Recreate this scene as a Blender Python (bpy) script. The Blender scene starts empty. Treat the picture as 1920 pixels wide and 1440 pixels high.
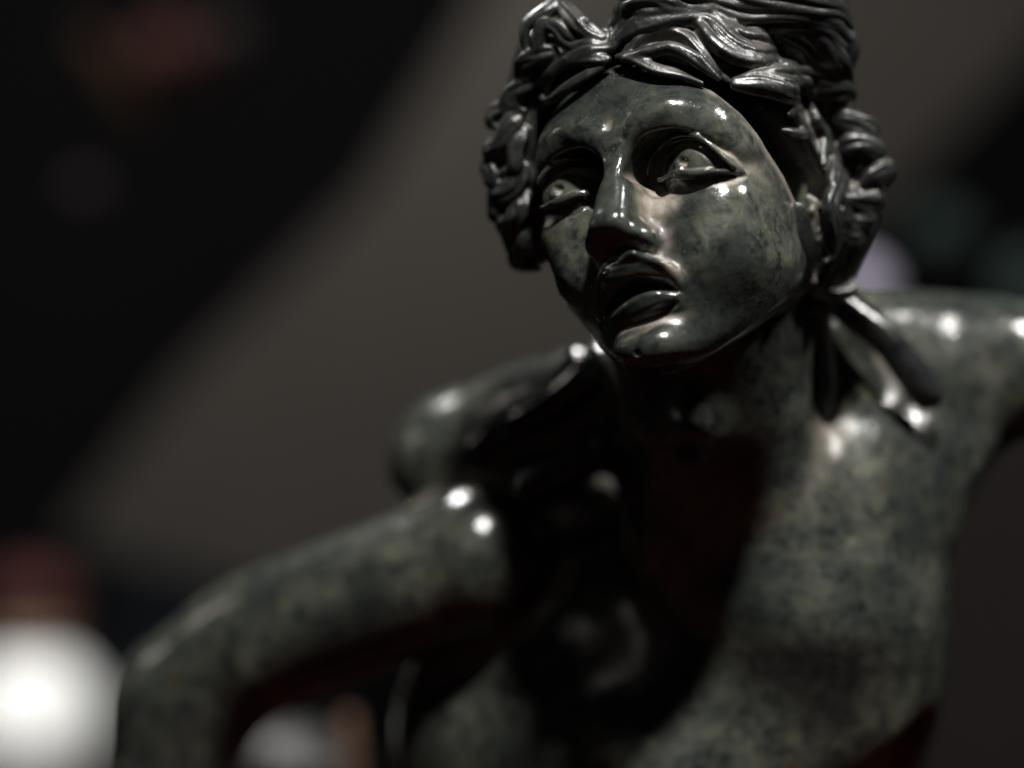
import bpy, bmesh, math, os, random
import numpy as np
from mathutils import Vector, Matrix

DEV = os.environ.get('DEVMODE', '')
sc = bpy.context.scene
C = sc.collection

# ------------------------------------------------------------------ camera, world, lamps, exposure
S = 1.456e-4                      # metres per modelling unit
DIST = 85.0 / 36.0 * 1920.0       # camera to focal plane, modelling units
cam_d = bpy.data.cameras.new('camera'); cam = bpy.data.objects.new('camera', cam_d); C.objects.link(cam)
cam_d.lens = 85; cam_d.sensor_width = 36; cam_d.clip_start = 0.01; cam_d.clip_end = 50
cam.location = (0, -DIST * S, 0); cam.rotation_euler = (math.pi / 2, 0, 0)
cam_d.dof.use_dof = not DEV
cam_d.dof.focus_distance = (DIST - 5) * S
cam_d.dof.aperture_fstop = 2.3
sc.camera = cam

world = bpy.data.worlds.new('World'); sc.world = world; world.use_nodes = True
bg = world.node_tree.nodes['Background']
bg.inputs[0].default_value = (0.75, 0.8, 0.9, 1); bg.inputs[1].default_value = 0.0035

def lamp(name, loc, target, energy, size, color, kind='AREA', spot=None):
    d = bpy.data.lights.new(name, kind); o = bpy.data.objects.new(name, d); C.objects.link(o)
    d.energy = energy; d.color = color
    if kind == 'AREA': d.shape = 'DISK'; d.size = size
    else: d.shadow_soft_size = size
    if spot: d.spot_size = math.radians(spot); d.spot_blend = 0.5
    o.location = Vector(loc) * S
    o.rotation_euler = (Vector(target) - Vector(loc)).to_track_quat('-Z', 'Y').to_euler()
    return o
if DEV:
    bg.inputs[1].default_value = 0.12
    lamp('dev', (850, -3250, 5950), (330, 400, 0), 14, 0.1, (1, 1, 1))
else:
    lamp('key_spot', (850, -3250, 5950), (330, 400, 0), 17, 0.075, (1.0, 0.98, 0.94))
    lamp('second_spot', (4300, -700, 4800), (600, 500, 0), 6.5, 0.08, (1.0, 0.97, 0.93))
    lamp('third_spot', (-3900, 1500, 1900), (330, 300, 0), .14, 0.05, (1.0, 0.9, 0.82))
    lamp('fill_lamp', (-2000, -4600, 3000), (330, 300, 0), .1, 0.3, (1.0, 0.95, 0.9))  # added soft fill from the front left, not a lamp of the room
    lamp('board_fill', (-300, 6600, 3200), (0, 8500, 1200), .9, 0.15, (1.0, 0.95, 0.9))  # added out of frame to brighten the top of the slanted board
    lamp('vessel_fill', (-3200, 5000, 7000), (-3000, 8500, -2000), 25, 0.2, (1.0, 0.98, 0.95))  # added unseen light that lifts the vessel to white
sc.view_settings.view_transform = 'Standard'; sc.view_settings.look = 'None'
sc.view_settings.exposure = 0; sc.view_settings.gamma = 1

# ------------------------------------------------------------------ frames
def Rm(y, p, r):
    y, p, r = [math.radians(a) for a in (y, p, r)]
    cy, sy, cp, sp, cr, sr = math.cos(y), math.sin(y), math.cos(p), math.sin(p), math.cos(r), math.sin(r)
    P = np.array([[1, 0, 0], [0, cp, sp], [0, -sp, cp]])
    Y = np.array([[cy, 0, -sy], [0, 1, 0], [sy, 0, cy]])
    Z = np.array([[cr, -sr, 0], [sr, cr, 0], [0, 0, 1]])
    return Z @ Y @ P
HR = Rm(26, 8, 10.0); HT = np.array([207.0, 384.0, 0.0])      # head frame: right, up, forward -> (X, Z, towards camera)
def h2w(q):                                                   # head frame -> modelling world (X, Y, Z)
    q = np.asarray(q, float) @ HR.T + HT
    return np.stack([q[..., 0], -q[..., 2], q[..., 1]], -1)
def w2h(q):
    q = np.asarray(q, float)
    return (np.stack([q[..., 0], q[..., 2], -q[..., 1]], -1) - HT) @ HR
def ray(px, py):                                              # sight line in modelling world
    o = np.array([0, -DIST, 0.0]); d = np.array([px - 960.0, DIST, 720.0 - py]); return o, d / np.linalg.norm(d)
def at(px, py, Y):                                            # place seen at (px, py), Y behind the focal plane
    s = (DIST + Y) / DIST; return np.array([(px - 960) * s, Y, (720 - py) * s])
def UV(px, py, w):                                            # sight line met with the head-frame plane of depth w
    o, d = ray(px, py); a = w2h(o); b = w2h(o + d) - a
    return a + b * ((w - a[2]) / b[2])
def USph(px, py, c, r):
    o, d = ray(px, py); a = w2h(o); b = w2h(o + d) - a; m = a - np.asarray(c, float)
    bb = m @ b; cc = m @ m - r * r; dd = bb * bb - cc
    return a + b * (-bb - math.sqrt(max(dd, 0)))

# ------------------------------------------------------------------ distance-field sculpting
class Field:
    def __init__(s, lo, hi, h, init=1e3):
        s.lo = np.array(lo, np.float32); s.h = h
        s.n = [int((b - a) / h) + 1 for a, b in zip(lo, hi)]
        ax = [(s.lo[i] + h * np.arange(s.n[i])).astype(np.float32) for i in range(3)]
        s.ax = ax; s.f = np.full(s.n, init, np.float32)
    def box(s, lo, hi):
        sl = []
        for i in range(3):
            a = max(0, int((lo[i] - s.lo[i]) / s.h) - 1); b = min(s.n[i], int((hi[i] - s.lo[i]) / s.h) + 2)
            if b <= a: return None
            sl.append(slice(a, b))
        return tuple(sl)
    def g(s, sl):
        return (s.ax[0][sl[0]][:, None, None], s.ax[1][sl[1]][None, :, None], s.ax[2][sl[2]][None, None, :])
    def op(s, lo, hi, fn, k=0.0, mode='add'):
        sl = s.box(lo, hi)
        if sl is None: return
        d = fn(*s.g(sl)); a = s.f[sl]
        if mode == 'add': s.f[sl] = smin(a, d, k)
        elif mode == 'sub': s.f[sl] = -smin(-a, d, k)
        elif mode == 'and': s.f[sl] = -smin(-a, -d, k)
        elif mode == 'push': s.f[sl] = a - d
    def ell(s, c, r, k=0.0, mode='add', rot=None):
        m = max(r) + k + 2 * s.h
        s.op([c[i] - m for i in range(3)], [c[i] + m for i in range(3)], lambda x, y, z: d_ell(x, y, z, c, r, rot), k, mode)
    def tube(s, pts, rad, k=0.0, mode='add', n=0, sq=None):
        pts = np.asarray(pts, float); rad = np.broadcast_to(np.asarray(rad, float), (len(pts),))
        if n: pts, rad = spl(pts, rad, n)
        if mode == 'add' and len(pts) > 2:
            m = rad.max() + k + 2 * s.h
            s.op(pts.min(0) - m, pts.max(0) + m, lambda x, y, z: d_tube(x, y, z, pts, rad), k, mode)
        else:
            m = rad.max() + k + 2 * s.h
            s.op(pts.min(0) - m, pts.max(0) + m, lambda x, y, z: d_tube(x, y, z, pts, rad), k, mode)
    def bump(s, c, sig, amp):                                 # soft push of the surface, 3-D Gaussian
        sig = np.broadcast_to(np.asarray(sig, float), (3,)); m = 3 * sig
        s.op([c[i] - m[i] for i in range(3)], [c[i] + m[i] for i in range(3)],
             lambda x, y, z: amp * (np.exp(-((x - c[0]) / sig[0]) ** 2).astype(np.float32) * np.exp(-((y - c[1]) / sig[1]) ** 2).astype(np.float32)
                                    * np.exp(-((z - c[2]) / sig[2]) ** 2).astype(np.float32)), 0, 'push')
    def groove(s, pts, rad, amp, n=0):                        # a furrow (amp > 0) or welt (amp < 0) along a path, Gaussian profile
        pts = np.asarray(pts, float); rad = np.broadcast_to(np.asarray(rad, float), (len(pts),))
        if n: pts, rad = spl(pts, rad, n)
        m = 2.6 * rad.max()
        def fn(x, y, z):
            d = d_tube(x, y, z, pts, rad, norm=True)
            return (-amp * np.exp(-d * d)).astype(np.float32)
        s.op(pts.min(0) - m, pts.max(0) + m, fn, 0, 'push')
    def samp(s, P):                                           # trilinear value at places P
        P = np.clip((np.asarray(P, float) - s.lo) / s.h, 0, np.array(s.f.shape) - 1.001); i = P.astype(int); t = P - i; r = 0
        for dx in (0, 1):
            for dy in (0, 1):
                for dz in (0, 1):
                    wt = (t[:, 0] if dx else 1 - t[:, 0]) * (t[:, 1] if dy else 1 - t[:, 1]) * (t[:, 2] if dz else 1 - t[:, 2])
                    r = r + wt * s.f[i[:, 0] + dx, i[:, 1] + dy, i[:, 2] + dz]
        return r
    def grad(s, P, e=4.0):
        g = np.stack([s.samp(P + e * np.eye(3)[a]) - s.samp(P - e * np.eye(3)[a]) for a in range(3)], 1)
        return g / np.maximum(np.linalg.norm(g, axis=1, keepdims=True), 1e-9)
    def blur(s, sl=None, it=1):
        f = s.f if sl is None else s.f[sl]
        for _ in range(it):
            for a in range(3):
                c = f.copy(); i0 = [slice(None)] * 3; i1 = [slice(None)] * 3; i2 = [slice(None)] * 3
                i0[a] = slice(0, -2); i1[a] = slice(1, -1); i2[a] = slice(2, None)
                f[tuple(i1)] = 0.25 * c[tuple(i0)] + 0.5 * c[tuple(i1)] + 0.25 * c[tuple(i2)]
def smin(a, b, k):
    if k <= 0: return np.minimum(a, b)
    h = np.maximum(k - np.abs(a - b), 0) / k
    return np.minimum(a, b) - h * h * (k * 0.25)
def d_ell(x, y, z, c, r, rot=None):
    x = x - np.float32(c[0]); y = y - np.float32(c[1]); z = z - np.float32(c[2])
    if rot is not None:
        M = np.asarray(rot, np.float32)
        x, y, z = (M[0, 0] * x + M[1, 0] * y + M[2, 0] * z, M[0, 1] * x + M[1, 1] * y + M[2, 1] * z, M[0, 2] * x + M[1, 2] * y + M[2, 2] * z)
    X = x / np.float32(r[0]); Y = y / np.float32(r[1]); Z = z / np.float32(r[2])
    k0 = np.sqrt(X * X + Y * Y + Z * Z); k1 = np.sqrt((X / np.float32(r[0])) ** 2 + (Y / np.float32(r[1])) ** 2 + (Z / np.float32(r[2])) ** 2)
    return k0 * (k0 - 1) / np.maximum(k1, np.float32(1e-6))
def d_tube(x, y, z, pts, rad, norm=False):
    out = None
    for a, b, ra, rb in zip(pts[:-1], pts[1:], rad[:-1], rad[1:]):
        a = a.astype(np.float32); e = (b - a).astype(np.float32); l2 = max(float(e @ e), 1e-6)
        X = x - a[0]; Y = y - a[1]; Z = z - a[2]
        t = np.clip((X * e[0] + Y * e[1] + Z * e[2]) / np.float32(l2), 0, 1)
        d = np.sqrt((X - t * e[0]) ** 2 + (Y - t * e[1]) ** 2 + (Z - t * e[2]) ** 2)
        rr = np.float32(ra) + t * np.float32(rb - ra)
        d = d / rr if norm else d - rr
        out = d if out is None else np.minimum(out, d)
    return out
def spl(pts, rad, n):                                         # Catmull-Rom
    pts = np.asarray(pts, float); q = np.column_stack([pts, rad]); m = len(q)
    P = np.vstack([2 * q[0] - q[1], q, 2 * q[-1] - q[-2]]); out = []
    for s_ in np.linspace(0, m - 1, n):
        i = min(int(s_), m - 2); t = s_ - i; a, b, c, d = P[i:i + 4]
        out.append(0.5 * (2 * b + (c - a) * t + (2 * a - 5 * b + 4 * c - d) * t * t + (3 * b - a - 3 * c + d) * t ** 3))
    out = np.array(out); return out[:, :3], np.maximum(out[:, 3], 0.5)
def surface_nets(F, newton=2):
    f, h, lo = F.f, F.h, F.lo; s = f < 0
    c = s[:-1, :-1, :-1]
    alls = c.copy(); anys = c.copy()
    for dx in (0, 1):
        for dy in (0, 1):
            for dz in (0, 1):
                if dx + dy + dz == 0: continue
                t = s[dx:s.shape[0] - 1 + dx, dy:s.shape[1] - 1 + dy, dz:s.shape[2] - 1 + dz]
                alls &= t; anys |= t
    act = anys & ~alls
    I = np.argwhere(act); n = len(I)
    vid = np.full(act.shape, -1, np.int32); vid[act] = np.arange(n)
    pos = np.zeros((n, 3)); cnt = np.zeros(n)
    for ax in range(3):
        o1, o2 = [a for a in range(3) if a != ax]
        for p in (0, 1):
            for q in (0, 1):
                A = I.copy(); A[:, o1] += p; A[:, o2] += q; B = A.copy(); B[:, ax] += 1
                fa = f[A[:, 0], A[:, 1], A[:, 2]].astype(float); fb = f[B[:, 0], B[:, 1], B[:, 2]].astype(float)
                m = (fa < 0) != (fb < 0); t = np.where(m, fa / np.where(m, fa - fb, 1), 0)
                P = A.astype(float); P[:, ax] += t; pos += P * m[:, None]; cnt += m
    pos /= cnt[:, None]
    quads = []
    for ax in range(3):
        o1, o2 = [(ax + 1) % 3, (ax + 2) % 3]
        i0 = [slice(None)] * 3; i1 = [slice(None)] * 3; i0[ax] = slice(0, -1); i1[ax] = slice(1, None)
        a = s[tuple(i0)]; b = s[tuple(i1)]; E_ = np.argwhere(a != b)
        ok = (E_[:, o1] > 0) & (E_[:, o2] > 0) & (E_[:, o1] < act.shape[o1]) & (E_[:, o2] < act.shape[o2]); E_ = E_[ok]
        def cell(p, q):
            K = E_.copy(); K[:, o1] -= p; K[:, o2] -= q; return vid[K[:, 0], K[:, 1], K[:, 2]]
        Q = np.stack([cell(1, 1), cell(0, 1), cell(0, 0), cell(1, 0)], 1)
        fl = ~a[E_[:, 0], E_[:, 1], E_[:, 2]]; Q[fl] = Q[fl][:, ::-1]; quads.append(Q)
    quads = np.vstack(quads); quads = quads[(quads >= 0).all(1)]
    def samp(P):
        P = np.clip(P, 0, np.array(f.shape) - 1.001); i = P.astype(int); t = P - i; r = 0
        for dx in (0, 1):
            for dy in (0, 1):
                for dz in (0, 1):
                    wt = (t[:, 0] if dx else 1 - t[:, 0]) * (t[:, 1] if dy else 1 - t[:, 1]) * (t[:, 2] if dz else 1 - t[:, 2])
                    r = r + wt * f[i[:, 0] + dx, i[:, 1] + dy, i[:, 2] + dz]
        return r
    def grad(P, e=1.0):
        return np.stack([samp(P + e * np.eye(3)[a]) - samp(P - e * np.eye(3)[a]) for a in range(3)], 1) / (2 * e)
    for _ in range(newton):
        g = grad(pos); v = samp(pos); st = (v / np.maximum((g * g).sum(1), 1e-3))[:, None] * g
        L = np.linalg.norm(st, axis=1, keepdims=True); pos -= st * np.minimum(1, 0.5 / np.maximum(L, 1e-9))
    # cavity: how far the neighbourhood average lies outside the surface
    g = grad(pos); g /= np.maximum(np.linalg.norm(g, axis=1, keepdims=True), 1e-6)
    def cav(R_):
        acc = 0
        rng = np.random.RandomState(3); dirs = rng.normal(size=(10, 3)); dirs /= np.linalg.norm(dirs, axis=1, keepdims=True)
        for dv in dirs: acc = acc + samp(pos + R_ * dv) + samp(pos - R_ * dv)
        return -acc / 20.0 / R_
    cv = (cav(3.0), cav(9.0))
    return pos * h + lo, quads, g, cv
def mesh_obj(name, verts, faces, mat, parent=None, smooth=True, attrs=None):
    me = bpy.data.meshes.new(name); faces = np.asarray(faces)
    me.vertices.add(len(verts)); me.vertices.foreach_set('co', (np.asarray(verts) * S).astype(np.float32).ravel())
    k = faces.shape[1]; me.loops.add(faces.size); me.loops.foreach_set('vertex_index', faces.astype(np.int32).ravel())
    me.polygons.add(len(faces)); me.polygons.foreach_set('loop_start', np.arange(0, faces.size, k, dtype=np.int32))
    me.update(calc_edges=True); me.validate()
    if smooth: me.polygons.foreach_set('use_smooth', np.ones(len(me.polygons), bool))
    for an, av in (attrs or {}).items():
        a = me.attributes.new(an, 'FLOAT', 'POINT'); a.data.foreach_set('value', np.asarray(av, np.float32))
    if mat: me.materials.append(mat)
    o = bpy.data.objects.new(name, me); C.objects.link(o)
    if parent: o.parent = parent
    return o

# ------------------------------------------------------------------ materials
def newmat(name):
    m = bpy.data.materials.new(name); m.use_nodes = True; nt = m.node_tree; return m, nt, nt.nodes['Principled BSDF']
def nd(nt, t, **kw):
    n = nt.nodes.new(t)
    for k, v in kw.items():
        if k.startswith('i_'): n.inputs[k[2:]].default_value = v
        else: setattr(n, k, v)
    return n
def ramp(nt, src, stops):
    n = nd(nt, 'ShaderNodeValToRGB'); e = n.color_ramp.elements
    while len(e) < len(stops): e.new(0.5)
    for q, (p, c) in zip(e, stops): q.position = p; q.color = tuple(c) + (1,) if len(c) == 3 else c
    nt.links.new(src, n.inputs[0]); return n.outputs[0]
def mix(nt, f, a, b, mode='MIX'):
    n = nd(nt, 'ShaderNodeMix', data_type='RGBA', blend_type=mode)
    for s_, v in ((n.inputs[0], f), (n.inputs[6], a), (n.inputs[7], b)):
        if hasattr(v, 'links'): nt.links.new(v, s_)
        else: s_.default_value = v if not isinstance(v, tuple) else v + (1,)
    return n.outputs[2]
def noise(nt, co, scale, det=4, rough=.55, dist=0):
    n = nd(nt, 'ShaderNodeTexNoise'); n.inputs['Scale'].default_value = scale; n.inputs['Detail'].default_value = det; n.inputs['Roughness'].default_value = rough; n.inputs['Distortion'].default_value = dist
    nt.links.new(co, n.inputs['Vector']); return n.outputs['Fac']
def mathn(nt, op, a, b, clamp=False):
    n = nd(nt, 'ShaderNodeMath', operation=op, use_clamp=clamp)
    for s_, v in zip(n.inputs, (a, b)):
        if hasattr(v, 'links'): nt.links.new(v, s_)
        else: s_.default_value = v
    return n.outputs[0]
def stone_mat(name, dark, mid, olive, rough, dustk, bumpk, settle=0.0):
    m, nt, b = newmat(name); L = nt.links
    co = nd(nt, 'ShaderNodeTexCoord').outputs['Object']
    n1 = noise(nt, co, 150, 7, .62, .5); n2 = noise(nt, co, 420, 5, .65); n3 = noise(nt, co, 28, 3, .5, .8)
    col = ramp(nt, n1, [(.38, dark), (.50, mid), (.63, olive)])
    col = mix(nt, ramp(nt, n2, [(.44, (0, 0, 0)), (.62, (1, 1, 1))]), col, tuple(1.35 * c for c in mid))
    col = mix(nt, ramp(nt, n3, [(.35, (0, 0, 0)), (.6, (.75, .75, .75))]), col, dark)
    # dark crystals and a few rust-coloured ones
    v = nd(nt, 'ShaderNodeTexVoronoi'); v.inputs['Scale'].default_value = 150
    wn = nd(nt, 'ShaderNodeTexNoise'); wn.inputs['Scale'].default_value = 160; wn.inputs['Detail'].default_value = 3; L.new(co, wn.inputs['Vector'])
    wv = nd(nt, 'ShaderNodeVectorMath', operation='MULTIPLY_ADD'); L.new(wn.outputs['Color'], wv.inputs[0]); wv.inputs[1].default_value = (.009, .009, .009); L.new(co, wv.inputs[2]); L.new(wv.outputs[0], v.inputs['Vector'])
    col = mix(nt, ramp(nt, v.outputs['Distance'], [(.10, (.6, .6, .6)), (.36, (0, 0, 0))]), col, tuple(.35 * c for c in dark))
    n4 = noise(nt, co, 55, 2, .5); col = mix(nt, ramp(nt, n4, [(.70, (0, 0, 0)), (.78, (.7, .7, .7))]), col, (.06, .038, .012))
    # dust
    at_ = nd(nt, 'ShaderNodeAttribute', attribute_name='dust').outputs['Fac']
    dn = noise(nt, co, 600, 4, .7); dd = mathn(nt, 'MULTIPLY', mathn(nt, 'MULTIPLY', at_, dustk), mathn(nt, 'ADD', mathn(nt, 'MULTIPLY', dn, 1.5), .25), True)
    if settle:                                                # dust settled on what faces up
        sx = nd(nt, 'ShaderNodeSeparateXYZ'); L.new(nd(nt, 'ShaderNodeNewGeometry').outputs['Normal'], sx.inputs[0])
        up = ramp(nt, sx.outputs[2], [(.25, (0, 0, 0)), (.95, (1, 1, 1))]); sc_n = ramp(nt, noise(nt, co, 60, 4, .6), [(.40, (0, 0, 0)), (.68, (1, 1, 1))])
        dd = mathn(nt, 'ADD', dd, mathn(nt, 'MULTIPLY', mathn(nt, 'MULTIPLY', up, sc_n), settle), True)
    sv = nd(nt, 'ShaderNodeTexVoronoi'); sv.inputs['Scale'].default_value = 900; L.new(co, sv.inputs['Vector'])
    sp = ramp(nt, sv.outputs['Distance'], [(.09, (1, 1, 1)), (.15, (0, 0, 0))]); sn = ramp(nt, noise(nt, co, 240, 2), [(.54, (0, 0, 0)), (.60, (1, 1, 1))])
    spk = mathn(nt, 'MULTIPLY', mathn(nt, 'MULTIPLY', sp, sn), .8, True)
    dd = mathn(nt, 'MAXIMUM', dd, mathn(nt, 'MULTIPLY', spk, .5))
    col = mix(nt, dd, col, (.33, .28, .235)); L.new(col, b.inputs['Base Color'])
    r0 = mathn(nt, 'ADD', mathn(nt, 'MULTIPLY', noise(nt, co, 150, 5, .7), .16), rough - .06)
    r1 = mathn(nt, 'ADD', r0, mathn(nt, 'MULTIPLY', dd, .6)); L.new(r1, b.inputs['Roughness'])
    b.inputs['IOR'].default_value = 1.58
    h = mathn(nt, 'ADD', mathn(nt, 'MULTIPLY', noise(nt, co, 130, 3, .5), 1.0), mathn(nt, 'ADD', mathn(nt, 'ADD', mathn(nt, 'MULTIPLY', noise(nt, co, 1500, 3, .7), .09), mathn(nt, 'MULTIPLY', noise(nt, co, 420, 3, .6), .5)), mathn(nt, 'MULTIPLY', dd, .15)))
    bp = nd(nt, 'ShaderNodeBump'); bp.inputs['Strength'].default_value = bumpk; bp.inputs['Distance'].default_value = .0006; L.new(h, bp.inputs['Height']); L.new(bp.outputs[0], b.inputs['Normal'])
    return m
def plain(name, col, rough=.6, emit=None, es=0):
    m, nt, b = newmat(name); co = nd(nt, 'ShaderNodeTexCoord').outputs['Object']
    nt.links.new(mix(nt, noise(nt, co, 9, 5), tuple(.85 * c for c in col), tuple(1.15 * c for c in col)), b.inputs['Base Color']); b.inputs['Roughness'].default_value = rough
    b.inputs['Specular IOR Level'].default_value = .5 if rough < .6 else .04
    if emit: b.inputs['Emission Color'].default_value = emit + (1,); b.inputs['Emission Strength'].default_value = es
    return m
if DEV == 'full':
    stone = plain('clay', (.4, .4, .4), .4); hairm = ribm = plain('clay2', (.3, .3, .3), .4)
else:
    stone = stone_mat('polished_stone', (.014, .018, .017), (.053, .056, .048), (.116, .119, .080), .17, 1.0, .42)
    ribm = stone_mat('black_stone', (.008, .009, .009), (.014, .015, .015), (.022, .023, .019), .15, .6, .3)
    hairm = stone_mat('dark_stone', (.009, .010, .010), (.016, .018, .017), (.026, .028, .024), .33, 1.0, .7, .24)

# ------------------------------------------------------------------ the head
LOFT = np.array([  # v, half width, front, back
 [345, 60, -200, -330], [330, 120, -150, -400], [300, 170, -102, -470], [250, 208, -58, -510], [200, 230, -24, -530], [150, 242, 4, -540], [88, 249, 22, -540],
 [30, 250, 12, -540], [0, 250, 6, -530], [-60, 250, 4, -500], [-120, 246, 12, -470], [-180, 232, 18, -440],
 [-230, 204, 18, -400], [-270, 176, 20, -320], [-305, 143, 24, -240], [-330, 113, 24, -170], [-352, 80, 12, -110], [-366, 44, -12, -70], [-372, 18, -24, -50]], float)[::-1]
def loft_tab(v):
    # smooth (cubic Hermite) interpolation of the table
    T = LOFT; x = T[:, 0]; out = []
    for c in (1, 2, 3):
        y = T[:, c]; m = np.gradient(y, x); i = np.clip(np.searchsorted(x, v) - 1, 0, len(x) - 2); h = x[i + 1] - x[i]; t = np.clip((v - x[i]) / h, 0, 1)
        out.append((2 * t**3 - 3 * t**2 + 1) * y[i] + (t**3 - 2 * t**2 + t) * h * m[i] + (-2 * t**3 + 3 * t**2) * y[i + 1] + (t**3 - t**2) * h * m[i + 1])
    return out
def d_loft(x, y, z, n=2.3):
    v = y.ravel().astype(float); Wd, Fr, Bk = [a.astype(np.float32)[None, :, None] for a in loft_tab(v)]
    c = (Fr + Bk) / 2; d = (Fr - Bk) / 2
    lowv = np.clip((-110 - v) / 120, 0, 1); lowv = (lowv * lowv * (3 - 2 * lowv)).astype(np.float32)[None, :, None]
    x = x - 26 * lowv; n = np.float32(n) - np.float32(0.35) * lowv
    a = np.abs(x) / Wd; b = np.abs(z - c) / d
    A = a ** (n - 1); B = b ** (n - 1); Sg = np.maximum(A * a + B * b, np.float32(1e-6)); g = Sg ** (1 / n)
    gr = g / Sg * np.sqrt((A / Wd) ** 2 + (B / d) ** 2)
    r = (g - 1) / np.maximum(gr, np.float32(1e-4))
    over = np.maximum(np.maximum(y - np.float32(345), np.float32(-372) - y), 0)
    return np.maximum(r, 0) * 0 + np.where(over > 0, np.maximum(r, over), r)
HH = 5.0 if DEV == 'quick' else 2.5
F = Field((-275, -425, -345), (275, 250, 140), HH)
F.op((-400, -500, -700), (400, 400, 200), d_loft)
mir = lambda p: np.asarray(p, float) * [-1, 1, 1]
def both(fn):
    fn(1); fn(-1)
def M(p, s): return np.asarray(p, float) * [s, 1, 1]
# chin, muzzle, cheeks
F.ell((20, -326, 6), (70, 42, 54), 36)
F.ell((0, -215, -35), (100, 80, 62), 40)
both(lambda s: F.ell(M((150, -66, -84), s), (75, 50, 62), 50))
both(lambda s: F.ell(M((140 if s > 0 else 118, -160, -76), s), (90, 90, 78) if s > 0 else (62, 70, 70), 60))
# brow
both(lambda s: F.tube([M(p, s) for p in ((16, 44, 4), (28, 74, 8), (60, 100, 8), (108, 112, -6), (166, 94, -56), (208, 50, -122))], [12, 15, 19, 22, 22, 16], 44, n=16))
# eye sockets
both(lambda s: F.ell(M((94, -6, 34), s), (64, 46, 48), 40, 'sub'))
both(lambda s: F.ell(M((64, -3, 6), s), (37, 44, 84), 16, 'sub'))
# nose
for u_ in (-8, 8): F.tube([(u_, 62, 2), (u_, 22, 20), (u_, -30, 48), (u_ * 1.3, -92, 82)], [22, 20, 22, 26], 14, n=14)
F.tube([(0, 40, -14), (0, -20, 2), (0, -90, 34), (0, -120, 40)], [24, 34, 44, 42], 22, n=12)
F.ell((-3, -112, 78), (40, 36, 38), 18)
F.ell((0, -142, 62), (46, 28, 44), 18)
both(lambda s: F.ell(M((42 if s > 0 else 34, -128, 42 if s > 0 else 48), s), (30, 29, 42), 26))
# the underside is one plane that turns down and forward
F.op((-80, -172, 25), (80, -80, 150), lambda x, y, z: -((y + 117) * np.float32(-.80) + (z - 100) * np.float32(.60)) + 0 * x, 12, 'sub')
# crease round the nostril wing
both(lambda s: F.groove([M(p, s) for p in ((50, -88, 36), (70, -102, 30), (77, -126, 26), (70, -150, 26))], [8, 8, 8, 8], 5.5, n=8))
both(lambda s: F.groove([M(p, s) for p in ((88, -140, 10), (112, -180, 0), (122, -225, -14))], [22, 24, 22], 2.5, n=6))
# lips: the upper lip rolls forward from under the nose, the lower one hangs over a deep furrow
up_b = [UV(1126, 592, 0), UV(1127, 545, 16), UV(1138, 508, 38), UV(1163, 492, 66), UV(1181, 475, 76), UV(1208, 483, 64), UV(1242, 494, 48), UV(1268, 520, 22), UV(1284, 551, 2)]
F.tube([np.add(p, (0, -18, -27)) for p in up_b], [5, 9, 13, 17, 18, 18, 15, 8, 4], 16, n=26)
F.ell((0, -186, 38), (56, 24, 28), 22)
F.tube(up_b, [3, 4, 5, 6, 5.5, 5.5, 5, 4, 2.5], 16, n=30)
gap = [UV(1131, 594, 4), UV(1152, 566, 22), UV(1188, 543, 34), UV(1234, 536, 28), UV(1282, 552, 2)]
for dz, sc_ in ((34, 1.2), (20, 1.1), (5, 1), (-12, .9), (-30, .7)):
    F.tube([np.add(p, (0, 0, dz)) for p in gap], np.array([4, 11, 13, 10, 3]) * sc_, 5, 'sub', n=16)
lo_r = [UV(1138, 604, 4), UV(1150, 588, 28), UV(1180, 564, 48), UV(1214, 549, 52), UV(1246, 547, 38), UV(1284, 556, 2)]
F.tube([np.add(p, (0, -18, -19)) for p in lo_r], [8, 15, 20, 20, 16, 8], 10, n=22)
F.tube([np.add(p, (0, -5, -2)) for p in lo_r], [3, 4.5, 6, 6, 5, 3], 12, n=24)
fur = [UV(1266, 570, 22), UV(1238, 588, 46), UV(1204, 606, 60), UV(1178, 622, 58), UV(1152, 640, 44)]
F.tube(fur, [6, 17, 22, 17, 6], 7, 'sub', n=26)
# chin dimple
F.ell(UV(1194, 661, 58), (6, 6, 12), 3, 'sub')
# eyes
EC = (132, -6, -86); ER = 83.0
def curve2(pts, n):
    q, _ = spl([USph(a, b, EC, ER + 6) for a, b in pts], np.ones(len(pts)), n); return q
upc = curve2([(1222, 332), (1227, 310), (1245, 283), (1270, 265), (1296, 262), (1320, 270), (1346, 292), (1364, 310), (1378, 319)], 40)
loc = curve2([(1222, 332), (1238, 332), (1260, 322), (1298, 321), (1335, 317), (1362, 316), (1378, 319)], 40)
poly = np.vstack([upc[:, :2], loc[::-1, :2][1:-1]])
def d_poly(X, Y, P):
    d = np.full(X.shape, 1e9); sg = np.zeros(X.shape, bool)
    for (ax_, ay), (bx, by) in zip(P, np.roll(P, -1, 0)):
        ex, ey = bx - ax_, by - ay; wx, wy = X - ax_, Y - ay; t = np.clip((wx * ex + wy * ey) / max(ex * ex + ey * ey, 1e-9), 0, 1)
        d = np.minimum(d, (wx - ex * t) ** 2 + (wy - ey * t) ** 2)
        c_ = ((ay > Y) != (by > Y)) & (X < (bx - ax_) * (Y - ay) / (by - ay if by != ay else 1e-9) + ax_); sg ^= c_
    return np.where(sg, -1, 1) * np.sqrt(d)
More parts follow.
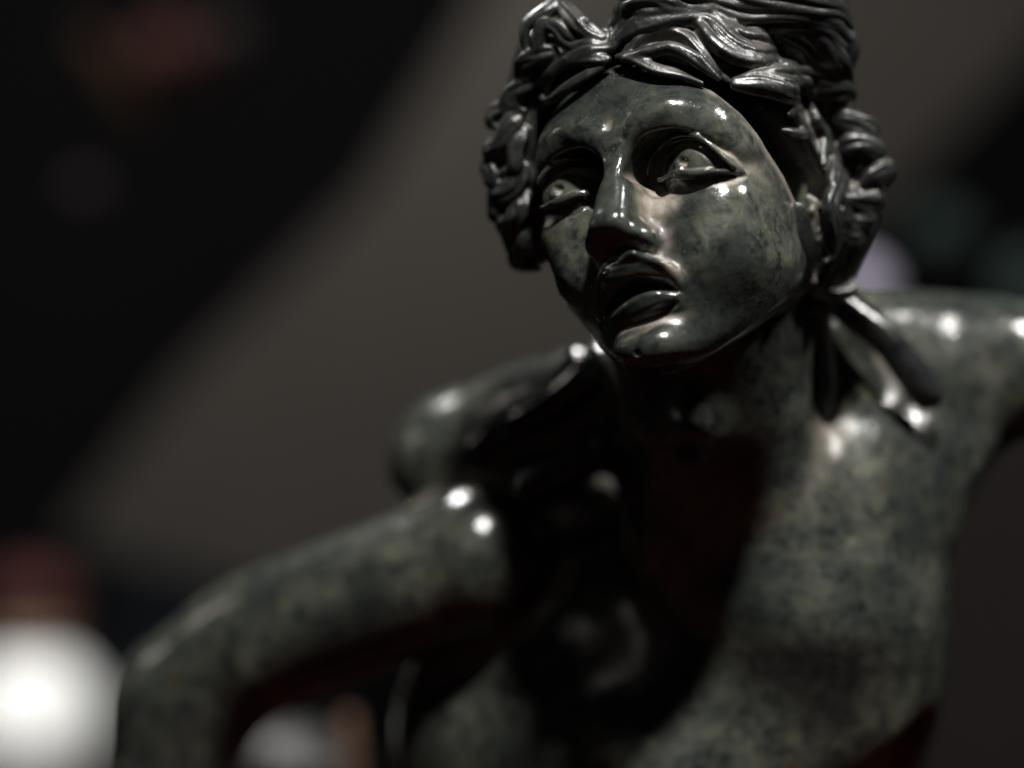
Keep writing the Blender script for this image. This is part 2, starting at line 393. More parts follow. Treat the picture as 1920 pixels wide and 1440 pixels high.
def eye(s):
    c = M(EC, s); rot = lambda q, k: np.asarray([M(np.asarray(EC) + (np.asarray(p) - EC) * k, s) for p in q])
    F.tube([M(p, s) for p in ((128, 72, -22), (172, 60, -46), (204, 32, -84))], [14, 19, 9], 46, n=8)
    # a trench cut free round the lids, then the lids themselves on the ball
    def near(x, y, z):
        X, Y = np.meshgrid((s * x).ravel().astype(float), y.ravel().astype(float), indexing='ij')
        dp = d_poly(X, Y, poly); wid = np.interp(X, [50, 120, 165, 195, 215], [22, 17, 12, 4, -4]) - np.clip((8 - Y) / 10, 0, 1) * np.interp(X, [60, 100, 160, 200], [0, 6, 6, 1])
        return dp.astype(np.float32)[:, :, None], wid.astype(np.float32)[:, :, None], np.sqrt((x - np.float32(c[0])) ** 2 + (y - np.float32(c[1])) ** 2 + (z - np.float32(c[2])) ** 2)
    def trench(x, y, z):
        dp, wid, dd = near(x, y, z); return np.maximum(np.maximum(dp - wid, np.float32(ER - 7) + np.clip((8 - y) / np.float32(10), 0, 1) * 5 - dd), np.float32(-80) - z)
    def lids(x, y, z):
        dp, wid, dd = near(x, y, z); return np.maximum(np.maximum(dd - np.float32(ER + 6), dp - np.float32(7)), np.float32(-80) - z)
    bx0, bx1 = (min(s * 10, s * 245), -80, -82), (max(s * 10, s * 245), 100, 60)
    F.op(bx0, bx1, trench, 9, 'sub')
    F.op(bx0, bx1, lids, 5)
    # the lids: a welt along each edge, a crease beyond it
    F.tube([p_ * 1.0 for p_ in rot(upc, 1.0) + (rot(upc, 2.0) - rot(upc, 1.0)) * (np.interp(np.arange(40), [0, 4, 20, 32, 39], [7, 8, 8, 7, 4]) / (ER + 6))[:, None] + [0, 3, 0]], [3, 3.5, 4] + [5] * 34 + [4.5, 4, 3], 5)
    F.tube(rot(loc[4:-2], (ER + 3) / (ER + 6)) + [0, -4, 0], 4.2, 6)
    def alm(x, y, z):
        X, Y = np.meshgrid((s * x).ravel().astype(float), y.ravel().astype(float), indexing='ij')
        return np.maximum(d_poly(X, Y, poly).astype(np.float32)[:, :, None], np.float32(-75) - z)
    F.op((min(s * 30, s * 235), -70, -75), (max(s * 30, s * 235), 90, 60), alm, 2.5, 'sub')
    F.ell(c, (ER - 8,) * 3, 2)
    # carved iris disc and drilled pupil
    ic = USph(1298, 308, EC, ER) if s > 0 else M(USph(1298, 308, EC, ER), -1) + [24, -2, 0]
    dr = ic - c; dr /= np.linalg.norm(dr); R0 = ER - 8; ic = c + dr * R0
    def iris(x, y, z):
        ex = (x - ic[0]); ey = (y - ic[1]); ez = (z - ic[2]); d = np.sqrt(ex * ex + ey * ey + ez * ez)
        return (2.8 / (1 + np.exp(np.clip((d - 42) * 0.9, -30, 30)))).astype(np.float32)
    F.op(ic - 60, ic + 60, iris, 0, 'push')
    e1 = np.cross((0, 1, 0), dr); e1 /= np.linalg.norm(e1); e2 = np.cross(dr, e1)
    p = lambda a, b, t: c + (dr * (R0 + t) + e1 * a + e2 * b)
    F.ell(p(-22, 10, 3), (14, 12, 12), 3, 'sub')
    F.ell(p(-34, 20, 0), (11, 11, 12), 3, 'sub')
    F.ell(p(-28, 0, -4), (10, 6, 8), 4)
both(eye)
# furrows of the frowning brow
for pts, r_, a_ in (([(1160, 152), (1190, 152), (1235, 145)], 7, 5.0), ([(1165, 176), (1200, 173), (1250, 162)], 7, 5.0), ([(1172, 200), (1208, 192), (1255, 178)], 6, 2.5), ([(1140, 240), (1146, 215), (1150, 190)], 9, 4.0), ([(1168, 260), (1170, 235), (1178, 212)], 9, 3.5)):
    F.groove([UV(a, b, 26) for a, b in pts], r_, a_, n=8)
F.blur(it=1)
# the face stands out like a mask: cut it back along the hairline
def hit(Fd, px, py, tmin=DIST - 700, tmax=DIST + 900):
    o, d = ray(px, py); ts = np.arange(tmin, tmax, 4.0); P = w2h(o + ts[:, None] * d); f = Fd.samp(P)
    hi_ = Fd.lo + Fd.h * (np.array(Fd.n) - 1); f = np.where(((P > Fd.lo) & (P < hi_)).all(1), f, 900 + np.abs(P - (Fd.lo + hi_) / 2).sum(1))
    i = np.argmax(f < 0)
    if f[i] < 0 and i > 0: t_ = ts[i - 1] + 4.0 * f[i - 1] / (f[i - 1] - f[i]); return w2h(o + t_ * d), True
    return hit(Fd, px + (1290 - px) * .03, py + (320 - py) * .03, tmin, tmax)[0], False
RIM = [(985, 560), (986, 480), (990, 420), (993, 360), (1000, 295), (1024, 228), (1070, 166), (1110, 132), (1150, 120), (1200, 120), (1262, 140), (1335, 167), (1392, 212), (1434, 268), (1472, 330), (1496, 385)]
rim = np.array([hit(F, *p)[0] for p in RIM])
wp = np.vstack([rim[:, :2], [[rim[-1, 0] + 16, -30], [rim[-1, 0] + 60, -80], [400, -120], [400, -800], [-420, -800], [rim[0, 0] - 10, -320]]])
def outside(off, zmin, under=False):
    def fn(x, y, z):
        X, Y = np.meshgrid(x.ravel().astype(float), y.ravel().astype(float), indexing='ij')
        if under:                                             # undercut on the side turned to the camera
            o = np.argsort(rim[9:, 1]); zr = np.interp(Y, rim[9:, 1][o], rim[9:, 2][o]).astype(np.float32)[:, :, None]
            XX = x - np.float32(.62) * np.minimum(0, z - zr) * (x > 0)
            bx = np.interp(Y, rim[9:, 1][o], rim[9:, 0][o]).astype(np.float32)[:, :, None]
            ok = (Y > rim[-1, 1] - 60) & (Y < 170); bx = bx + (np.clip((rim[-1, 1] + 20 - Y) / 60, 0, 1) ** 2 * 90).astype(np.float32)[:, :, None]
            return np.maximum(np.where(ok[:, :, None], np.minimum(bx - XX, (off - d_poly(X, Y, wp).astype(np.float32))[:, :, None]), (off - d_poly(X, Y, wp).astype(np.float32))[:, :, None]), np.float32(zmin) - z)
        return np.maximum(off - d_poly(X, Y, wp).astype(np.float32)[:, :, None], np.float32(zmin) - z)
    return fn
F.op((-400, -500, -400), (400, 400, 300), outside(0, -330, True), 14, 'sub')
hv, hq, hg, hc = surface_nets(F)
# dust lies where hollows face up
up_h = w2h(np.array([[0, 0, 1.0]])) - w2h(np.zeros((1, 3)))
def dust_of(cv, g, up, spots=()):
    d = np.clip((cv[0] - 0.03) * 5, 0, 1) * 0.4 + np.clip((cv[1] - 0.10) * 3.2, 0, 1) * 0.6
    return d * np.clip(0.25 + 0.9 * (g @ up), 0, 1)
hd = dust_of(hc, hg, up_h[0])
for (a, b), r_, k_ in (((1222, 362), 24, 1.0), ((1236, 384), 24, 1.0), ((1212, 378), 22, 1.0), ((1200, 352), 18, .6), ((1262, 380), 16, .7), ((1205, 330), 16, 0.45), ((1250, 372), 22, .7), ((1212, 400), 20, .7), ((1248, 440), 14, .4), ((1262, 506), 20, .35), ((1425, 325), 40, .14), ((1230, 420), 18, .5)):
    P_, ok_ = hit(F, a, b); hd = np.maximum(hd, k_ * np.exp(-((hv - P_) ** 2).sum(1) / r_ ** 2))
rimd = np.full(len(hv), 1e9)
for p_ in spl(rim[11:], np.ones(len(rim) - 11), 60)[0]: rimd = np.minimum(rimd, ((hv - p_) ** 2).sum(1))
hd = np.clip(np.maximum(hd, .45 * np.exp(-rimd / 14 ** 2)), 0, 1)  # pale strip on the right rim: edge dust plus painted rim light
print('head', len(hv), len(hq))

statue = bpy.data.objects.new('statue', None); C.objects.link(statue); statue.location = at(1240, 1700, 880) * S
statue['label'] = 'polished dark green stone statue of a young man with parted lips and wavy hair'; statue['category'] = 'statue'
bpy.context.view_layer.update()
def own(o): o.parent = statue; o.matrix_parent_inverse = statue.matrix_world.inverted(); return o
head = own(mesh_obj('head', h2w(hv), hq, stone, attrs={'dust': hd}))
# ------------------------------------------------------------------ hair
H = Field((-430, -330, -660), (480, 470, 200), 5.0 if DEV == 'quick' else 2.7)
H.ell((0, 80, -240), (278, 275, 268))
H.ell((40, -40, -330), (250, 240, 210), 60)
H.tube([w2h(at(*p)) for p in ((1010, 100, 190), (990, 200, 220), (974, 300, 230), (982, 390, 240), (1010, 465, 250))], [46, 50, 52, 48, 34], 40)
H.tube([w2h(at(*p)) for p in ((1030, 85, 170), (1080, 75, 150), (1140, 110, 120))], [36, 38, 32], 30)
H.tube([w2h(at(*p)) for p in ((1540, 150, 240), (1580, 260, 270), (1600, 350, 280), (1595, 430, 290), (1560, 520, 300))], [40, 50, 54, 52, 44], 40)
H.tube([w2h(at(*p)) for p in ((1215, 25, 130), (1330, -15, 150), (1470, 10, 190), (1555, 90, 230))], [62, 74, 76, 60], 50)
H0 = Field(H.lo, H.lo + H.h * (np.array(H.n) - 1) + .01, H.h); H0.f = H.f.copy()
def window(x, y, z):
    X, Y = np.meshgrid(x.ravel().astype(float), y.ravel().astype(float), indexing='ij')
    return np.maximum(d_poly(X, Y, wp).astype(np.float32)[:, :, None] - 22, np.float32(-230) - z)
H.op((-500, -400, -700), (500, 500, 200), window, 14, 'sub')
H.tube([w2h(at(*p)) for p in ((1395, 195, 40), (1450, 250, 90), (1500, 330, 130), (1530, 420, 170))], [46, 54, 56, 46], 24, 'sub')
rng = np.random.RandomState(11)
LKP = []; LKI = []; LKW = []; NL = 0
def carve(Cc, N, wd, ht, K=4, prof_a=.22, prof_b=.35):
    global NL
    n = 24; idx = np.linspace(0, len(Cc) - 1, n).astype(int); Q = Cc[idx]; Nn = N[idx]
    T = np.gradient(Q, axis=0); B = np.cross(T, Nn); B /= np.maximum(np.linalg.norm(B, axis=1, keepdims=True), 1e-6); s = np.linspace(0, 1, n)
    pr = np.minimum(1, (s / prof_a + .25) ** .7) * np.minimum(1, ((1 - s) / prof_b + .12) ** .7); ph = rng.uniform(0, 6.28)
    for q in (-.45, .45): H.tube(Q + B * (q * wd * pr)[:, None], np.minimum(wd * .62, ht * .8) * pr, 5)
    for j in range(K):
        x = (2 * (j + .5) / K - 1) + rng.uniform(-.12, .12); wob = .16 * np.sin(s * rng.uniform(4, 8) + ph + 2 * j)
        xx = np.clip(x + wob, -1, 1); up = np.sqrt(np.clip(1 - .8 * xx * xx, 0, 1))
        P = Q + B * (xx * wd * pr)[:, None] + Nn * ((up * ht * .72 + rng.uniform(-1.5, 2)) * pr)[:, None]
        H.tube(P, np.maximum(wd / K * rng.uniform(.85, 1.2) * pr, 2.8), 6)
    LKP.append(Q); LKI.append(np.full(n, NL)); LKW.append(np.full(n, max(wd, ht) * 1.5)); NL += 1
def lock(pts, wd, ht=None, lift=6, n=44, K=None, **kw):
    ht = ht or wd * 0.9; pts = [tuple(p) + (0,) * (3 - len(p)) for p in pts]
    P = np.array([hit(H0, a, b)[0] for a, b, _ in pts]); G = H0.grad(P, 9); P = P + G * (lift * 1.0 + 3 + np.array([c for *_, c in pts]))[:, None]
    Cc, _ = spl(P, np.ones(len(P)), n); carve(Cc, H0.grad(Cc, 9), wd * 1.1, ht * 1.0, K or (4 if wd > 14 else 3))
Z = lambda *q: [(1140 + p[0] / 3.84, p[1] / 3.84) + tuple(p[2:]) for p in q]      # read off an enlarged crop
ZL = lambda *q: [(890 + p[0] / 2.57, p[1] / 2.57) + tuple(p[2:]) for p in q]
ZR = lambda *q: [(1380 + p[0] / 2.57, 100 + p[1] / 2.57) + tuple(p[2:]) for p in q]
# right of the parting, front to back
lock(Z((40, 370, -6), (150, 250), (330, 190, 8), (520, 180, 12), (640, 240, 12), (740, 370, 10), (880, 470, 10), (1050, 500, 10), (1200, 440), (1330, 400, -4)), 17, 20, 10)
lock(Z((100, 330, -4), (250, 230, 8), (430, 165, 14), (600, 160, 18), (720, 260, 16), (850, 390, 14), (1000, 440, 12), (1150, 400, 6), (1260, 330)), 15, 16, 14)
lock(Z((560, 130, 6), (700, 160, 12), (780, 250, 14), (900, 340, 14), (1040, 360, 12), (1180, 290, 8), (1260, 220)), 14, 16, 14)
lock(Z((640, 120, 4), (800, 140, 10), (940, 190, 12), (1060, 260, 10), (1200, 260, 6), (1320, 330, 4), (1420, 450)), 16, 15, 12)
lock(Z((120, 420, -6), (300, 400), (450, 385, 6), (600, 450, 6), (700, 510), (800, 570, -6)), 12, 14, 2)
lock(Z((60, 400, -8), (200, 440, -2), (350, 500, -4), (520, 540, -6), (680, 590, -10)), 9, 9, 0)
lock(Z((880, 620, -6), (1050, 650, 6), (1220, 700, 10), (1400, 710, 10), (1580, 650, 6), (1760, 640)), 20, 22, 10)
lock(Z((950, 600), (1150, 610, 8), (1320, 620, 14), (1480, 620, 14), (1640, 610, 8), (1760, 680)), 18, 18, 12)
lock(Z((1100, 560), (1250, 570, 10), (1420, 540, 14), (1560, 580, 10), (1700, 640, 4)), 15, 14, 12)
lock(Z((1160, 470), (1300, 510, 6), (1420, 560, 8), (1580, 660, 6), (1730, 720)), 13, 14, 10)
lock(Z((1300, 820, -10), (1430, 790, -4), (1560, 740, 0), (1720, 720)), 9, 10, 2)
lock(Z((1300, 930, -16), (1400, 960, -8), (1520, 950, -6), (1660, 890, -8)), 9, 10, -6)
lock(Z((1180, 430), (1260, 400, 6), (1360, 440, 8), (1440, 520, 6), (1500, 590)), 12, 12, 10)
lock(Z((1100, 180), (1280, 190, 8), (1420, 260, 10), (1520, 380, 10), (1620, 500, 8), (1720, 640)), 17, 16, 10)
lock(Z((1250, 300), (1350, 330, 8), (1450, 420, 10), (1560, 520, 10), (1700, 600)), 16, 15, 10)
lock(Z((1350, 160), (1480, 230, 8), (1580, 340, 8), (1670, 470, 6), (1740, 620)), 17, 16, 10)
lock(Z((500, 60), (700, 80, 10), (900, 100, 14), (1100, 120, 14), (1300, 130, 12), (1500, 200, 10), (1660, 330, 4)), 16, 18, 14)
lock(Z((560, -20), (760, 30, 10), (950, 60, 14), (1150, 60, 14), (1350, 80, 12), (1550, 160, 8), (1700, 300)), 17, 18, 16)
lock(Z((800, -80), (1000, -20, 12), (1200, 10, 14), (1400, 40, 12), (1580, 110, 8), (1700, 220)), 19, 20, 16)
lock(Z((900, -140), (1150, -70, 12), (1350, -30, 12), (1550, 40, 10), (1680, 150)), 20, 20, 16)
lock(Z((120, 130, -4), (260, 120, 6), (420, 110, 12), (580, 90, 14), (720, 30, 10), (800, -50)), 16, 17, 12)
lock(Z((140, 60), (220, 30, 10), (340, 20, 14), (480, 50, 14), (620, 50, 10)), 18, 18, 14)
lock(Z((150, 20), (260, -50, 10), (420, -70, 14), (600, -30, 14), (760, -20, 8)), 20, 20, 16)
lock(Z((20, 380, -10), (60, 250, -2), (140, 150, 4), (160, 60, 6), (200, -40)), 17, 16, 8)
lock(Z((110, 400, -8), (240, 300), (400, 260, 4), (560, 290, 2), (680, 400), (790, 520, -4)), 13, 14, 0)
# left of the parting
lock(ZL((660, 250, -4), (560, 265, 8), (440, 290, 12), (340, 340, 10), (230, 430)), 15, 17, 8)
lock(ZL((650, 290, -6), (560, 310, 4), (470, 330, 8), (380, 400, 6), (320, 480, -4)), 12, 13, 4)
lock(ZL((610, 320, -8), (520, 380, -2), (440, 440, 2), (370, 490), (320, 480, -2)), 9, 10, 0)
lock(ZL((640, 220), (560, 190, 6), (500, 150, 12), (430, 110, 16), (340, 110, 14), (280, 170, 8), (270, 260)), 17, 18, 14)
lock(ZL((560, 220), (480, 200, 8), (420, 160, 12), (350, 170, 12), (320, 230, 8), (360, 260)), 13, 14, 10)
lock(ZL((420, 240), (330, 260, 6), (260, 300, 6), (220, 380)), 16, 17, 8)
lock(ZL((300,380),(240,420,4),(190,470,6),(200,530,4),(250,540)), 16, 16, 5)
lock(ZL((250,450,-6),(180,520),(110,540,4),(95,590,6),(140,620,4)), 15, 15, 8)
lock(ZL((230,560,-8),(190,600),(150,690,2),(80,730,4),(50,770,4)), 17, 17, 11)
lock(ZL((250,620,-6),(210,720,4),(205,800,6),(150,830,2)), 15, 15, 7)
lock(ZL((170,720,-4),(100,800),(60,830,4),(70,890,6),(120,900,4)), 15, 15, 10)
lock(ZL((240,800,-6),(190,900,2),(140,930,4),(80,930,4)), 18, 18, 6)
lock(ZL((150,900,-4),(100,960),(110,1030,6),(160,1040,4)), 15, 15, 9)
lock(ZL((240,930,-6),(220,1030,4),(150,1090,4),(130,1160,2)), 18, 18, 5)
lock(ZL((190,1080,-4),(150,1170,2),(190,1240,6),(240,1230,4)), 15, 15, 8)
lock(ZL((270,1080,-6),(255,1170,4),(240,1240,4),(265,1290)), 17, 17, 11)
# beside the ear and behind it
lock(ZR((470, 300, -6), (560, 340, 4), (640, 380, 6), (665, 440)), 20, 18, 6)
lock(ZR((500, 460), (570, 440, 8), (640, 480, 8), (670, 540)), 18, 17, 8)
lock(ZR((600, 640, 4), (640, 590, 8), (680, 570, 8), (700, 600, 6), (690, 640)), 17, 16, 10)
lock(ZR((470, 700, -10), (560, 700, 4), (640, 705, 8), (730, 690)), 17, 16, 8)
lock(ZR((440, 560, -12), (500, 640, -4), (560, 680), (640, 650)), 18, 16, 4)
lock(ZR((460, 780, -10), (540, 790), (620, 800, 4), (690, 770)), 20, 17, 6)
lock(ZR((430, 860, -10), (500, 880), (570, 880, 2), (640, 840)), 20, 17, 4)
# back of the head
for k in range(60):
    a = rng.uniform(0.35, 2 * math.pi - 0.35); v = rng.uniform(-150, 240)
    q = [np.array([math.sin(a) * 300, v, -240 + math.cos(a) * 300.0])]
    if q[0][2] > -330: continue
    for s_ in range(5):
        g = H0.grad(q[-1][None])[0]; side = np.cross(g, (0, 1, 0)); side /= max(np.linalg.norm(side), 1e-6)
        q.append(q[-1] + side * (45 * math.sin(s_ * 1.7 + k)) + np.array([0, -42.0, 0]))
    q = np.array(q)
    for _ in range(6): q = q - H0.grad(q) * H0.samp(q)[:, None]
    if q[:, 2].max() > -300 or np.linalg.norm(np.diff(q, axis=0), axis=1).max() > 110 or np.abs(H0.samp(q)).max() > 12: continue
    q = q + H0.grad(q) * 8; Cc, _ = spl(q, np.ones(len(q)), 30); carve(Cc, H0.grad(Cc), 20, 15, 3)
H.blur(it=1)
bv, bq, bgd, bc = surface_nets(H)
bdust = np.clip(dust_of(bc, bgd, up_h[0]) * .6, 0, 1)
# every carved lock is a piece of its own
from mathutils.kdtree import KDTree
LP, LI, LW = np.vstack(LKP), np.concatenate(LKI), np.concatenate(LKW); kd = KDTree(len(LP))
for i_, p_ in enumerate(LP): kd.insert(p_, i_)
kd.balance(); cen = bv[bq].mean(1); own_id = np.full(len(cen), -1)
for i_, p_ in enumerate(cen):
    _, j_, dd_ = kd.find(p_)
    if dd_ < LW[j_] + 4: own_id[i_] = LI[j_]
bw = h2w(bv); bn = h2w(bgd) - h2w(np.zeros((1, 3)))
def piece(name, sel, parent):
    Q = bq[sel]; u_, inv = np.unique(Q, return_inverse=True)
    o = mesh_obj(name, bw[u_], inv.reshape(Q.shape), hairm, attrs={'dust': bdust[u_]})
    o.data.normals_split_custom_set_from_vertices([tuple(x) for x in bn[u_]]); return o
hair = own(piece('hair', own_id < 0, None)); bpy.context.view_layer.update(); hair_inv = hair.matrix_world.inverted(); nlk = 0
for k in range(NL):
    sel = own_id == k
    if sel.sum() < 60: continue
    o = piece('hair_lock', sel, None); o.parent = hair; o.matrix_parent_inverse = hair_inv; nlk += 1
print('locks', nlk, len(bv))
def lock_mesh(C3, N3, wd, ht, ng=5, tw=0.6, taper=(0.25, 0.4), seg=24, amp=0.15):
    n = len(C3); T = np.gradient(C3, axis=0); T /= np.linalg.norm(T, axis=1, keepdims=True)
    N = N3 - (N3 * T).sum(1, keepdims=True) * T; N /= np.linalg.norm(N, axis=1, keepdims=True); B = np.cross(T, N)
    s = np.linspace(0, 1, n); prof = np.minimum(1, (s / taper[0] + 0.12) ** 0.7) * np.minimum(1, ((1 - s) / taper[1] + 0.02) ** 0.75)
    th = np.linspace(0, 2 * np.pi, seg, endpoint=False); ph = rng.uniform(0, 6.28)
    R = 1 + amp * np.cos(ng * th[None, :] + ph + tw * 6.28 * s[:, None]) + 0.5 * amp * np.cos((2 * ng + 1) * th[None, :] + 2 * ph - tw * 4 * s[:, None])
    wob = 1 + 0.10 * np.sin(s * rng.uniform(9, 16) + ph)
    V = C3[:, None, :] + B[:, None, :] * (wd * prof * wob)[:, None, None] * (np.cos(th)[None, :] * R)[:, :, None] + N[:, None, :] * (ht * prof)[:, None, None] * (np.sin(th)[None, :] * R)[:, :, None]
    V = V.reshape(-1, 3); i = np.arange(n - 1)[:, None] * seg; j = np.arange(seg)[None, :]; k = (j + 1) % seg
    Q = np.stack([i + j, i + k, i + seg + k, i + seg + j], -1).reshape(-1, 4)
    V = np.vstack([V, C3[0], C3[-1]]); a, b = len(V) - 2, len(V) - 1
    jj = np.arange(seg); e = (n - 1) * seg
    Q = np.vstack([Q, np.stack([np.full(seg, a), (jj + 1) % seg, jj, np.full(seg, a)], 1)[:, :4]])[: len(Q)]
    V[a] = C3[0]; V[b] = C3[-1]
    caps = np.vstack([np.stack([(jj + 1) % seg, jj, np.full(seg, a)], 1), np.stack([e + jj, e + (jj + 1) % seg, np.full(seg, b)], 1)])
    return V, Q, caps
# ------------------------------------------------------------------ neck, chest, arms
G = Field((-980, 60, -900), (1500, 1350, 330), 7.0)
A = lambda *q: [at(*p) for p in q]
G.ell(at(1240, 1380, 880), (600, 420, 460))                                             # rib cage
G.tube(A((1330, 580, 330), (1345, 760, 400), (1365, 960, 560)), [180, 190, 240], 60)    # neck
G.tube(A((1478, 560, 330), (1462, 760, 335), (1400, 985, 420)), [52, 50, 44], 40)       # neck muscles, throat
G.tube(A((1180, 640, 300), (1230, 800, 300), (1350, 985, 420)), [46, 46, 40], 40)
G.ell(at(1302, 800, 238), (44, 70, 36), 70)
G.tube(A((1400, 665, 540), (1600, 655, 610), (1750, 660, 650), (1880, 690, 670)), [140, 132, 132, 138], 70)   # right of picture: shoulder and arm
G.tube(A((1860, 690, 670), (2000, 715, 760), (2250, 760, 960)), [140, 134, 120], 60)
G.ell(at(1690, 840, 640), (190, 190, 150), 110)
G.ell(at(1500, 1130, 640), (310, 360, 270), 90)                                         # breast
G.ell(at(1570, 900, 620), (220, 220, 170), 100)
G.ell(at(1565, 737, 528), (105, 100, 105), 34)
G.ell(at(1737, 722, 606), (132, 126, 132), 40)
G.ell(at(1650, 835, 560), (130, 120, 95), 80)
G.tube(A((1410, 1000, 500), (1540, 900, 510), (1700, 790, 560)), [36, 34, 34], 80)      # collar bone
G.ell(at(1500, 1290, 650), (300, 300, 255), 90)
G.ell(at(1620, 1480, 500), (210, 100, 220), 24, 'sub')
G.ell(at(1300, 1440, 590), (310, 260, 200), 110)
G.ell(at(1450, 1310, 600), (260, 210, 225), 110)
G.ell(at(1120, 1180, 850), (300, 330, 220), 100)
G.ell(at(1100, 1000, 880), (240, 170, 160), 90)
G.tube(A((1180, 740, 560), (1010, 800, 720), (880, 860, 830)), [140, 146, 150], 70)     # left of picture: shoulder behind the ribbon
G.ell(at(850, 870, 850), (140, 190, 150), 60)
G.ell(at(900, 1045, 650), (142, 172, 160), 50)
G.tube(A((900, 1055, 650), (700, 1122, 730), (480, 1208, 810), (345, 1318, 850)), [162, 160, 158, 150], 30, n=14)
G.tube(A((345, 1318, 850), (318, 1440, 850), (312, 1640, 830)), [150, 142, 132], 50)
G.ell(at(1560, 970, 590), (250, 240, 190), 100)
G.ell(at(1345, 985, 420), (50, 60, 60), 40, 'sub')                                      # pit of the throat
G.blur(it=2)
gv, gq, gg, gc = surface_nets(G)
torso = own(mesh_obj('torso', gv, gq, stone, attrs={'dust': np.clip(dust_of(gc, gg, np.array([0, 0, 1.0])) * .5, 0, 1)}))
def band(name, pts, wd, ht, N=(0, -.6, .8), parent=None, **kw):
    P = np.array(A(*pts)); Cc, _ = spl(P, np.ones(len(P)), 50); V, Q, caps = lock_mesh(Cc, np.tile(np.array(N, float), (50, 1)), wd, ht, **kw)
    me = bpy.data.meshes.new(name); me.from_pydata([tuple(v * S) for v in V], [], [tuple(q)[::-1] for q in Q] + [tuple(c)[::-1] for c in caps]); me.update()
    me.polygons.foreach_set('use_smooth', np.ones(len(me.polygons), bool)); me.materials.append(ribm if name == 'ribbon' else hairm)
    o = bpy.data.objects.new(name, me); C.objects.link(o); return own(o)
band('ribbon', [(1530, 540, 410), (1600, 588, 405), (1665, 643, 398), (1732, 730, 390), (1760, 762, 388)], 36, 34, ng=2, amp=.06, tw=0, taper=(.1, .12))
band('ribbon', [(1120, 660, 440), (1040, 740, 500), (950, 790, 590), (870, 850, 660)], 62, 36, ng=2, amp=.06, tw=0, taper=(.1, .12))
band('ribbon', [(1140, 830, 400), (1050, 875, 440), (960, 925, 480)], 42, 26, ng=2, amp=.06, tw=0, taper=(.1, .12))
band('hanging_lock', [(1532, 540, 330), (1540, 640, 370), (1548, 740, 400), (1544, 810, 420)], 22, 20, ng=3, amp=.1, tw=.5, taper=(.1, .2))
# ear, half hidden
def blob(name, pts, rad, mat, parent):
    E_ = Field(np.min(pts, 0) - 60, np.max(pts, 0) + 60, 3.0); E_.tube(np.array(pts), rad, 4); return E_
E_ = Field((470, 60, 180), (680, 300, 420), 3.0)
E_.tube(A((1516, 372, 150), (1530, 385, 150), (1545, 396, 165), (1542, 420, 170), (1528, 440, 165)), [9, 11, 11, 9, 8], 6, n=12)
E_.tube(A((1522, 395, 140), (1528, 410, 145), (1524, 440, 150), (1520, 480, 160), (1524, 528, 170)), [9, 8, 8, 7, 9], 6, n=12)
ev, eq, eg, ec = surface_nets(E_)
own(mesh_obj('ear', ev, eq, stone, attrs={'dust': np.clip(.2 + 0 * ec[0], 0, 1)}))
# ------------------------------------------------------------------ what stands behind, far out of focus
def tagd(o, label, cat, group=None, kind=None):
    if kind: o['kind'] = kind
    else: o['label'] = label; o['category'] = cat
    if group: o['group'] = group
    return o
def panel(name, poly2, Y, depth, mat, lean=0):
    bm = bmesh.new(); f = bm.faces.new([bm.verts.new(Vector(at(a, b, Y + lean * (720 - b))) * S) for a, b in poly2])
    r_ = bmesh.ops.extrude_face_region(bm, geom=[f]); bmesh.ops.translate(bm, verts=[v for v in r_['geom'] if isinstance(v, bmesh.types.BMVert)], vec=(0, depth * S, 0))
    bmesh.ops.recalc_face_normals(bm, faces=bm.faces); me = bpy.data.meshes.new(name); bm.to_mesh(me); bm.free(); me.materials.append(mat)
    o = bpy.data.objects.new(name, me); C.objects.link(o); return o
def lathe(name, c, prof, mat, seg=40, tilt=(0, 0, 0), parent=None):
    V = []; Q = []; n = len(prof)
    for r_, z in prof:
        for k in range(seg):
            t = 2 * math.pi * k / seg; V.append((r_ * math.cos(t) * S, r_ * math.sin(t) * S, z * S))
    for i in range(n - 1):
        for k in range(seg): k2 = (k + 1) % seg; Q.append((i * seg + k, i * seg + k2, (i + 1) * seg + k2, (i + 1) * seg + k))
    Q.append(tuple(range(seg))[::-1]); Q.append(tuple((n - 1) * seg + k for k in range(seg)))
    me = bpy.data.meshes.new(name); me.from_pydata(V, [], Q); me.update(); me.polygons.foreach_set('use_smooth', np.ones(len(me.polygons), bool)); me.materials.append(mat)
    o = bpy.data.objects.new(name, me); C.objects.link(o); o.location = Vector(c) * S; o.rotation_euler = tilt
    if parent: o.parent = parent; o.location = Vector(c) * S - parent.location
    return o
def ballp(r, h, n=14, lo=0.0): return [(max(r * math.sin(math.pi * t), .5), -h * math.cos(math.pi * t)) for t in np.linspace(.02, .98, n)]
m_wall = plain('black_wall', (.0025, .0022, .0025), .9); m_board = plain('grey_plaster', (.026, .0235, .021), .9); m_brown = plain('dark_brown_board', (.014, .0115, .011), .8)
m_brownst = plain('brown_wood', (.12, .07, .05), .7); m_white = plain('white_glaze', (.8, .81, .8), .5); m_red = plain('red_brown', (.055, .022, .02), .8); m_tan = plain('tan', (.22, .16, .1), .7)
m_navy = plain('blue_black', (.006, .007, .009), .6); m_grey = plain('warm_grey', (.010, .009, .008), .5); m_lav = plain('lavender', (.4, .37, .47), .6); m_teal = plain('dark_teal', (.014, .022, .019), .7)
m_cloth = plain('red_cloth', (.017, .0035, .0035), .8); m_dred = plain('dark_red', (.018, .007, .006), .8); m_dgrey = plain('dim_grey', (.012, .0095, .0095), .8); m_orange = plain('dull_orange', (.014, .008, .004), .8)
tagd(panel('wall', [(-1500, -1400), (3500, -1400), (3500, 2800), (-1500, 2800)], 14000, 300, m_wall), 0, 0, kind='structure')
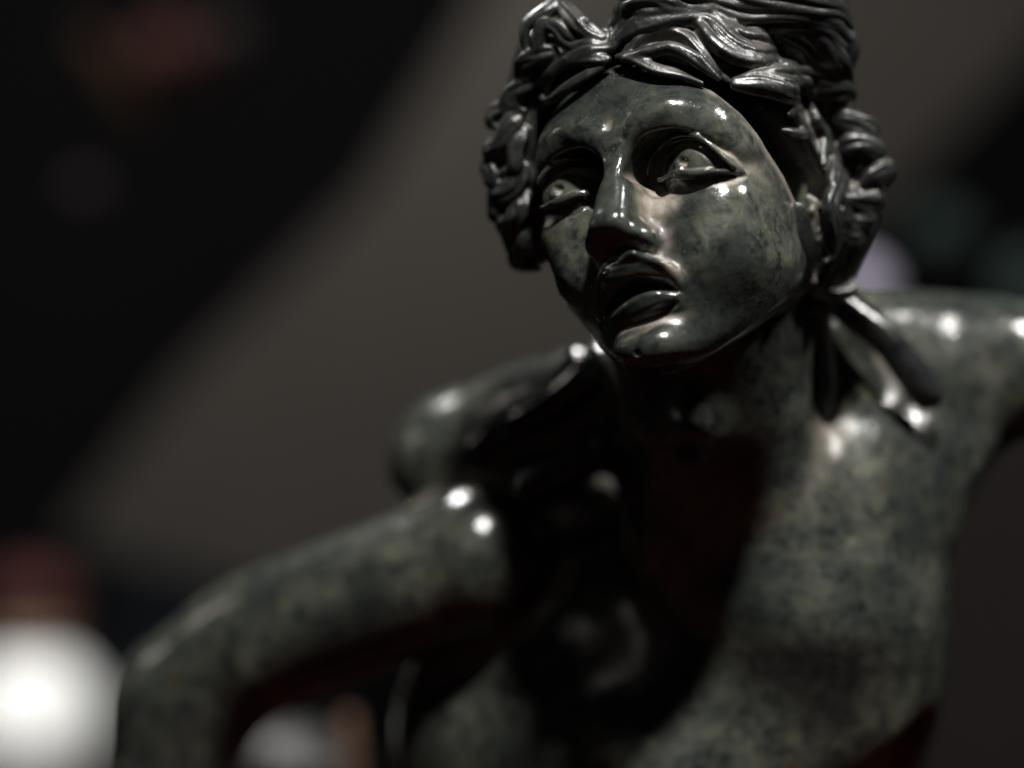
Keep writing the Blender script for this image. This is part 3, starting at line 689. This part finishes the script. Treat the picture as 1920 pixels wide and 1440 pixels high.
tagd(lathe('tabletop', (200, 200, -1420), [(2600, -120), (2600, -60), (2560, 0), (10, 0)], m_cloth), 0, 0, kind='structure')
tagd(panel('slanted_board', [(985, -160), (905, 0), (690, 360), (330, 720), (120, 1010), (560, 1120), (1250, 760), (1690, 340), (1960, 60), (2150, -160)], 8500, 120, m_board), 'broad grey slanted board behind the head, rising to the right, out of focus', 'board')
tagd(panel('upright_board', [(1735, 820), (2100, 760), (2100, 1600), (1720, 1600)], 4800, 120, m_brown), 'dark brown board standing behind the raised arm at lower right', 'board')
tagd(panel('dark_box', [(205, 1030), (620, 985), (640, 1330), (190, 1330)], 9600, 1500, m_navy), 'blue-black box out of focus above the bent arm', 'box')
ves = bpy.data.objects.new('vessel', None); C.objects.link(ves); vc = at(58, 1350, 8500); ves.location = vc * S
tagd(ves, 'bright white rounded vessel with tan rim and red-brown lid, blurred, lower left corner', 'vessel')
lathe('body', vc, [(120, -420), (250, -370), (345, -250), (385, -80), (370, 80), (310, 215), (210, 320), (150, 370)], m_white, parent=ves)
lathe('rim', vc, [(155, 372), (200, 390), (205, 470), (170, 510)], m_tan, parent=ves)
lathe('lid', vc, [(185, 513), (230, 570), (220, 680), (140, 780), (30, 810)], m_red, parent=ves)
lathe('stand', vc, [(400, -900), (380, -520), (150, -470), (125, -423)], m_brownst, parent=ves)
tagd(lathe('bowl', at(560, 1440, 2600), ballp(210, 130), m_grey), 'warm grey rounded bowl seen through the gap under the bent arm', 'bowl')
tagd(lathe('candle', at(655, 1420, 2300), [(22, -220), (24, -100), (22, 60), (18, 120), (6, 126)], m_brownst), 'thin pale tan candle standing by the torso under the arm', 'candle')
tagd(lathe('globe', at(1612, 545, 6000), ballp(125, 125), m_lav), 'pale lavender globe peeping over the right shoulder', 'globe')
tagd(lathe('ball', at(1925, 540, 5200), ballp(130, 150), m_teal), 'dim dark green ball at the right edge above the raised arm', 'ball')
tagd(lathe('cushion', at(1770, 440, 6500), ballp(150, 130), m_teal, tilt=(.2, .3, 0)), 'very dark teal cushion right of the curls', 'cushion')
tagd(lathe('cloth_roll', at(215, 150, 6000), ballp(70, 260), m_orange, tilt=(0, -.55, 0)), 'dull orange-brown cloth roll leaning in the dark, upper left', 'cloth')
tagd(lathe('red_cushion', at(320, 110, 7000), ballp(200, 170), m_dred), 'dark red cushion in the shadows at the upper left', 'cushion')
tagd(lathe('grey_ball', at(425, 80, 5600), ballp(100, 100), m_dgrey), 'dim grey ball in front of the dark red cushion, top left', 'ball')
tagd(lathe('small_ball', at(160, 362, 5200), ballp(75, 75), m_dgrey), 'small dim ball alone in the dark on the left', 'ball')
